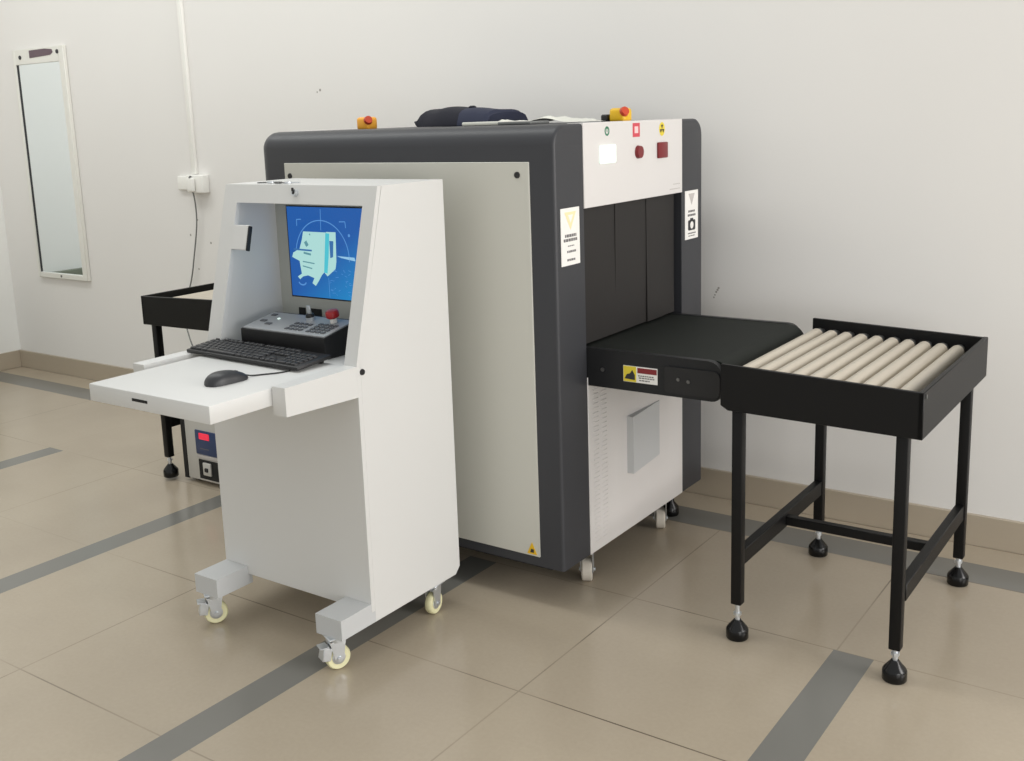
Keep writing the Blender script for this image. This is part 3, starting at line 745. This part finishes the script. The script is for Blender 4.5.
bm = B(); box(bm, -2.119, -2.105, KY0+.096, KY0+.100, KZ0+.018, KZ0+.042, .001, 1); obj('key', tilt(bm), M['steel'], ks)
bm = B(); cyl(bm, (-2.024, KY0+.098, KZ0-.002), (-2.024, KY0+.098, KZ0+.018), .010, seg=18); es = obj('stop_stem', tilt(bm), M['paper'], kp)
bm = B(); lathe(bm, (-2.024, KY0+.098, KZ0+.014), [(.014, 0), (.0185, .004), (.0185, .016), (.015, .021), (.006, .023)], 'Z', 24); obj('stop_knob', tilt(bm), M['crimson'], es)

# ------------------------------------------------------------------ keyboard
kb = thing('keyboard', (-2.088, 1.812, DZ), 'full-size black computer keyboard at the back of the pull-out desk', 'keyboard')
KW, KD = .452, .135
def kxf(bm):
    for v in bm.verts: v.co.y = -KD/2+(v.co.y+KD/2)*.87
    bmesh.ops.rotate(bm, verts=bm.verts, cent=Vector((0, -KD/2, 0)), matrix=Matrix.Rotation(R(5.2), 3, 'X'))
    bmesh.ops.rotate(bm, verts=bm.verts, cent=Vector((0, 0, 0)), matrix=Matrix.Rotation(R(-2.2), 3, 'Z'))
    bmesh.ops.translate(bm, vec=Vector((-2.153, 1.874, DZ+.0042)), verts=bm.verts); return bm
bm = B(); box(bm, -KW/2, KW/2, -KD/2, KD/2, 0, .010, .003, 2)
obj('keyboard_case', kxf(bm), M['blackmatte'], kb)
bm = B(); 
for s in (-1, 1): box(bm, s*.19-.012, s*.19+.012, KD/2-.02, KD/2-.008, -.0125, 0)
obj('riser_foot', kxf(bm), M['blackmatte'], kb)
U = .01905
def key(x, y, w):
    bm = B(); vs = box(bm, x+.001, x+w*U-.001, y+.001, y+U-.001, .010, .0155)
    for v in vs:
        if v.co.z > .012: v.co.x += (.0016 if v.co.x < x+w*U/2 else -.0016); v.co.y += (.0012 if v.co.y < y+U/2 else -.0022)
    bmesh.ops.bevel(bm, geom=bm.edges[:], offset=.0006, segments=1, affect='EDGES')
    obj('key', kxf(bm), M['keycap'], kb)
rows = [[1.25, 1.25, 1.25, 6.25, 1.25, 1.25, 1.25, 1.25], [2.25]+[1]*10+[2.75], [1.75]+[1]*11+[2.25], [1.5]+[1]*12+[1.5], [1]*13+[2], [1, -1, 1, 1, 1, 1, -.5, 1, 1, 1, 1, -.5, 1, 1, 1, 1]]
xl, yb0 = -KW/2+.007, -KD/2+.008
for ri, row in enumerate(rows):
    x = xl; y = yb0+ri*U+(.004 if ri == 5 else 0)
    for w in row:
        if w > 0: key(x, y, w)
        x += abs(w)*U
xn = xl+15.25*U
for ri, cols in ((0, (0, 1, 2)), (1, (1,)), (3, (0, 1, 2)), (4, (0, 1, 2)), (5, (0, 1, 2))):
    for c in cols: key(xn+c*U, yb0+ri*U+(.004 if ri == 5 else 0), 1)
xn += 3.25*U
for ri in range(5):
    for c in range(4):
        if ri == 0 and c == 0: key(xn, yb0, 2); continue
        if ri == 0 and c == 1: continue
        key(xn+c*U, yb0+ri*U, 1)
# ------------------------------------------------------------------ mouse with its cable
ms = thing('computer_mouse', (-1.985, 1.600, DZ), 'charcoal computer mouse with a thin cable, near the front right of the desk', 'mouse')
bm = B()
nx, ny = 18, 14; grid = []
for i in range(nx+1):
    u = i/nx; row = []
    t = 2*u-1
    hw = .031*max(0, 1-abs(t)**3.2)**.5*(1-.08*math.sin(math.pi*u))
    hh = .030*(max(0, 1-abs(t)**2.4)**.6)*(1-.22*(t+.25))
    for j in range(ny+1):
        a = math.pi*j/ny
        row.append(bm.verts.new((-hw*math.copysign(abs(math.cos(a))**.75, math.cos(a)), t*.058, .001+hh*math.sin(a)**.7)))
    grid.append(row)
for i in range(nx):
    for j in range(ny): bm.faces.new((grid[i][j], grid[i+1][j], grid[i+1][j+1], grid[i][j+1]))
    bm.faces.new((grid[i][0], grid[i][ny], grid[i+1][ny], grid[i+1][0]))
bmesh.ops.remove_doubles(bm, verts=bm.verts, dist=1e-6)
def mxf(bm): bmesh.ops.rotate(bm, verts=bm.verts, cent=Vector((0, 0, 0)), matrix=Matrix.Rotation(R(-6), 3, 'Z')); bmesh.ops.translate(bm, vec=Vector((-2.020, 1.648, DZ)), verts=bm.verts); return bm
obj('mouse_body', mxf(bm), M['mouse'], ms, smooth=70)
bm = B(); cyl(bm, (-.004, .028, .0170), (.004, .028, .0170), .007, seg=18); obj('scroll_wheel', mxf(bm), M['blackmatte'], ms)
bm = B(); tube(bm, smooth_path([(-2.015, 1.700, DZ+.008), (-2.007, 1.718, DZ+.003), (-1.992, 1.742, DZ+.0022), (-1.974, 1.766, DZ+.0022), (-1.966, 1.785, DZ+.0019), (-1.963, 1.803, DZ+.0019)]), .0019, 8); obj('mouse_cable', bm, M['blackmatte'], ms)

# ------------------------------------------------------------------ wall things
mr = thing('wall_mirror', (-5.60, YW, 1.22), 'narrow white-framed full-length mirror hanging on the wall at far left', 'mirror')
bm = B()
xa, xb, za, zb, ga, gb, gz0, gz1 = -5.838, -5.345, .580, 1.868, -5.815, -5.391, .609, 1.786
TH = .022
box(bm, xa, ga, YW-TH, YW-.001, za, zb, .002, 1); box(bm, gb, xb, YW-TH, YW-.001, za, zb, .002, 1)
box(bm, ga, gb, YW-TH, YW-.001, za, gz0, .002, 1); box(bm, ga, gb, YW-TH, YW-.001, gz1, zb, .002, 1)
fr = obj('mirror_frame', bm, M['alu'], mr)
bm = B(); box(bm, ga-.002, gb+.002, YW-.010, YW-.004, gz0-.002, gz1+.002); obj('mirror_glass', bm, M['mirror'], mr)
bm = B(); box(bm, ga-.001, ga+.004, YW-.0155, YW-.0045, gz0, gz1+.001); obj('dark_gasket', bm, M['inkdark'], mr)
bm = B(); prism(bm, [(-5.665, 1.817), (-5.465, 1.824), (-5.440, 1.837), (-5.447, 1.853), (-5.515, 1.860), (-5.665, 1.858)], 'Y', YW-TH-.002, YW-TH+.001); obj('top_label', bm, M['purple'], fr)
for (x, z) in ((-5.760, 1.825), (-5.398, 1.838)):
    bm = B(); cyl(bm, (x, YW-TH-.004, z), (x, YW-TH+.001, z), .011, .012, 14); obj('screw', bm, M['inkdark'], fr)
bm = B(); cyl(bm, (-5.60, YW-TH-.002, .595), (-5.60, YW-TH+.001, .595), .007, seg=10); obj('screw', bm, M['darksteel'], fr)

bm = B(); box(bm, -4.374, -4.342, YW-.018, YW, 1.18, 3.1, .003, 2)
cd = obj('cable_trunking', bm, M['pvc'], None, loc=(-4.358, YW, 1.18)); tag(cd, 'white vertical cable trunking on the wall above the socket box', 'trunking')
sk = thing('socket_box', (-4.375, YW, 1.13), 'white double socket box on the wall under the vertical trunking', 'socket')
bm = B(); box(bm, -4.385, -4.262, YW-.045, YW, 1.088, 1.178, .006, 3); obj('box_body', bm, M['pvc'], sk)
bm = B(); box(bm, -4.487, -4.386, YW-.020, YW, 1.100, 1.170, .006, 3); obj('wall_plate', bm, M['pvc'], sk)
pl = thing('power_plug', (-4.340, YW-.04, 1.13), 'white plug pushed into the wall socket with a thin grey cord hanging down', 'plug')
bm = B(); box(bm, -4.367, -4.313, YW-.062, YW-.0455, 1.095, 1.165, .008, 3); obj('plug_body', bm, M['pvc'], pl)
bm = B(); cyl(bm, (-4.340, YW-.056, 1.163), (-4.336, YW-.054, 1.174), .008, .005, 10); obj('plug_clip', bm, M['darksteel'], pl)
bm = B(); tube(bm, smooth_path([(-4.340, YW-.045, 1.098), (-4.348, YW-.03, 1.03), (-4.362, YW-.022, .93), (-4.400, YW-.022, .78), (-4.450, YW-.024, .62), (-4.50, YW-.05, .50), (-4.44, YW-.08, .40), (-4.36, YW-.1, .28), (-4.20, YW-.12, .12), (-4.10, YW-.12, .011), (-3.9, YW-.15, .007), (-3.6, YW-.3, .007)]), .0037, 8); obj('power_cord', bm, M['cord'], pl)

# small crack mark where paint came off
# ------------------------------------------------------------------ voltage box on the floor
vb = thing('voltage_stabilizer', (-3.30, 2.74, 0), 'light grey stabilizer box with blue meter panel on the floor under the left roller table', 'stabilizer')
bm = B(); box(bm, -3.458, -3.16, 2.592, 2.90, .016, .335, .005, 2); vbody = obj('case', bm, M['boxgrey'], vb)
bm = B(); box(bm, -3.484, -3.4585, 2.592, 2.70, .012, .335, .002, 1); obj('edge_trim', bm, M['blackmatte'], vb)  # plain black strip down the left edge
bm = B(); box(bm, -3.392, -3.250, 2.587, 2.593, .128, .228, .003, 2); mp = obj('meter_panel', bm, M['meterblue'], vb)
bm = B(); box(bm, -3.366, -3.305, 2.5855, 2.588, .192, .218, .002, 1); obj('digit_window', bm, M['meterred'], mp)
bm = B(); box(bm, -3.364, -3.312, 2.586, 2.588, .152, .155); obj('printed_line', bm, M['ink'], mp)
bm = B(); box(bm, -3.388, -3.254, 2.5865, 2.593, .112, .126, .001, 1); obj('terminal_strip', bm, M['inkpale'], vb)
bm = B(); box(bm, -3.384, -3.252, 2.588, 2.593, .026, .106, .002, 1); sb = obj('socket_panel', bm, M['cavity'], vb)
bm = B(); box(bm, -3.352, -3.305, 2.580, 2.589, .045, .098, .004, 2); obj('breaker', bm, M['boxgrey'], sb)
bm = B(); box(bm, -3.336, -3.318, 2.574, 2.581, .062, .078, .002, 1); obj('breaker_switch', bm, M['blackmatte'], sb)
bm = B()
for (x, y) in ((-3.43, 2.63), (-3.19, 2.63), (-3.43, 2.86), (-3.19, 2.86)): cyl(bm, (x, y, 0), (x, y, .017), .012, seg=12)
obj('rubber_feet', bm, M['blackmatte'], vb)

# ------------------------------------------------------------------ light
w = bpy.data.worlds.new('room_light'); SC.world = w; w.use_nodes = True
w.node_tree.nodes['Background'].inputs[0].default_value = (.98, .99, .968, 1)
w.node_tree.nodes['Background'].inputs[1].default_value = .76
def area(name, loc, target, sx, sy, power, col=(1, 1, 1)):
    l = bpy.data.lights.new(name, 'AREA'); l.shape = 'RECTANGLE'; l.size = sx; l.size_y = sy; l.energy = power; l.color = col
    o = bpy.data.objects.new(name, l); COL.objects.link(o); o.location = loc
    o.rotation_euler = (Vector(target)-Vector(loc)).to_track_quat('-Z', 'Y').to_euler(); return o
area('window_light', (4.0, 2.45, 1.9), (-2, 2.4, 1.1), 1.8, 2.2, 150, (1.0, .965, .94))
area('low_fill_light', (2.8, -.4, .9), (-1.0, 1.9, 0), 2.2, 1.0, 46, (1.0, .985, .96))  # added fill, no window here; lifts the front floor and front faces
area('ceiling_light', (-3.6, 2.2, 3.4), (-3.6, 2.15, 0), 4.4, .5, 44, (.985, 1, .975))

# ------------------------------------------------------------------ camera
cam = bpy.data.cameras.new('camera'); co = bpy.data.objects.new('camera', cam); COL.objects.link(co)
yw, pt, rl = R(-35.07), R(11.0), R(-1.8686)
f = Vector((math.sin(yw)*math.cos(pt), math.cos(yw)*math.cos(pt), -math.sin(pt)))
rt_ = Vector((math.cos(yw), -math.sin(yw), 0)); up = rt_.cross(f)
c, s = math.cos(rl), math.sin(rl)
ax, ay, az = c*rt_+s*up, -s*rt_+c*up, -f
mw = Matrix(((ax.x, ay.x, az.x, 0), (ax.y, ay.y, az.y, 0), (ax.z, ay.z, az.z, 1.4), (0, 0, 0, 1)))
co.matrix_world = mw
cam.sensor_fit = 'HORIZONTAL'; cam.sensor_width = 36; cam.lens = 1058.97*36/1024
cam.shift_y = -55.8/1024; cam.shift_x = -2.8/1024
cam.clip_start = .05
SC.camera = co
SC.view_settings.view_transform = 'Standard'
SC.view_settings.look = 'None'
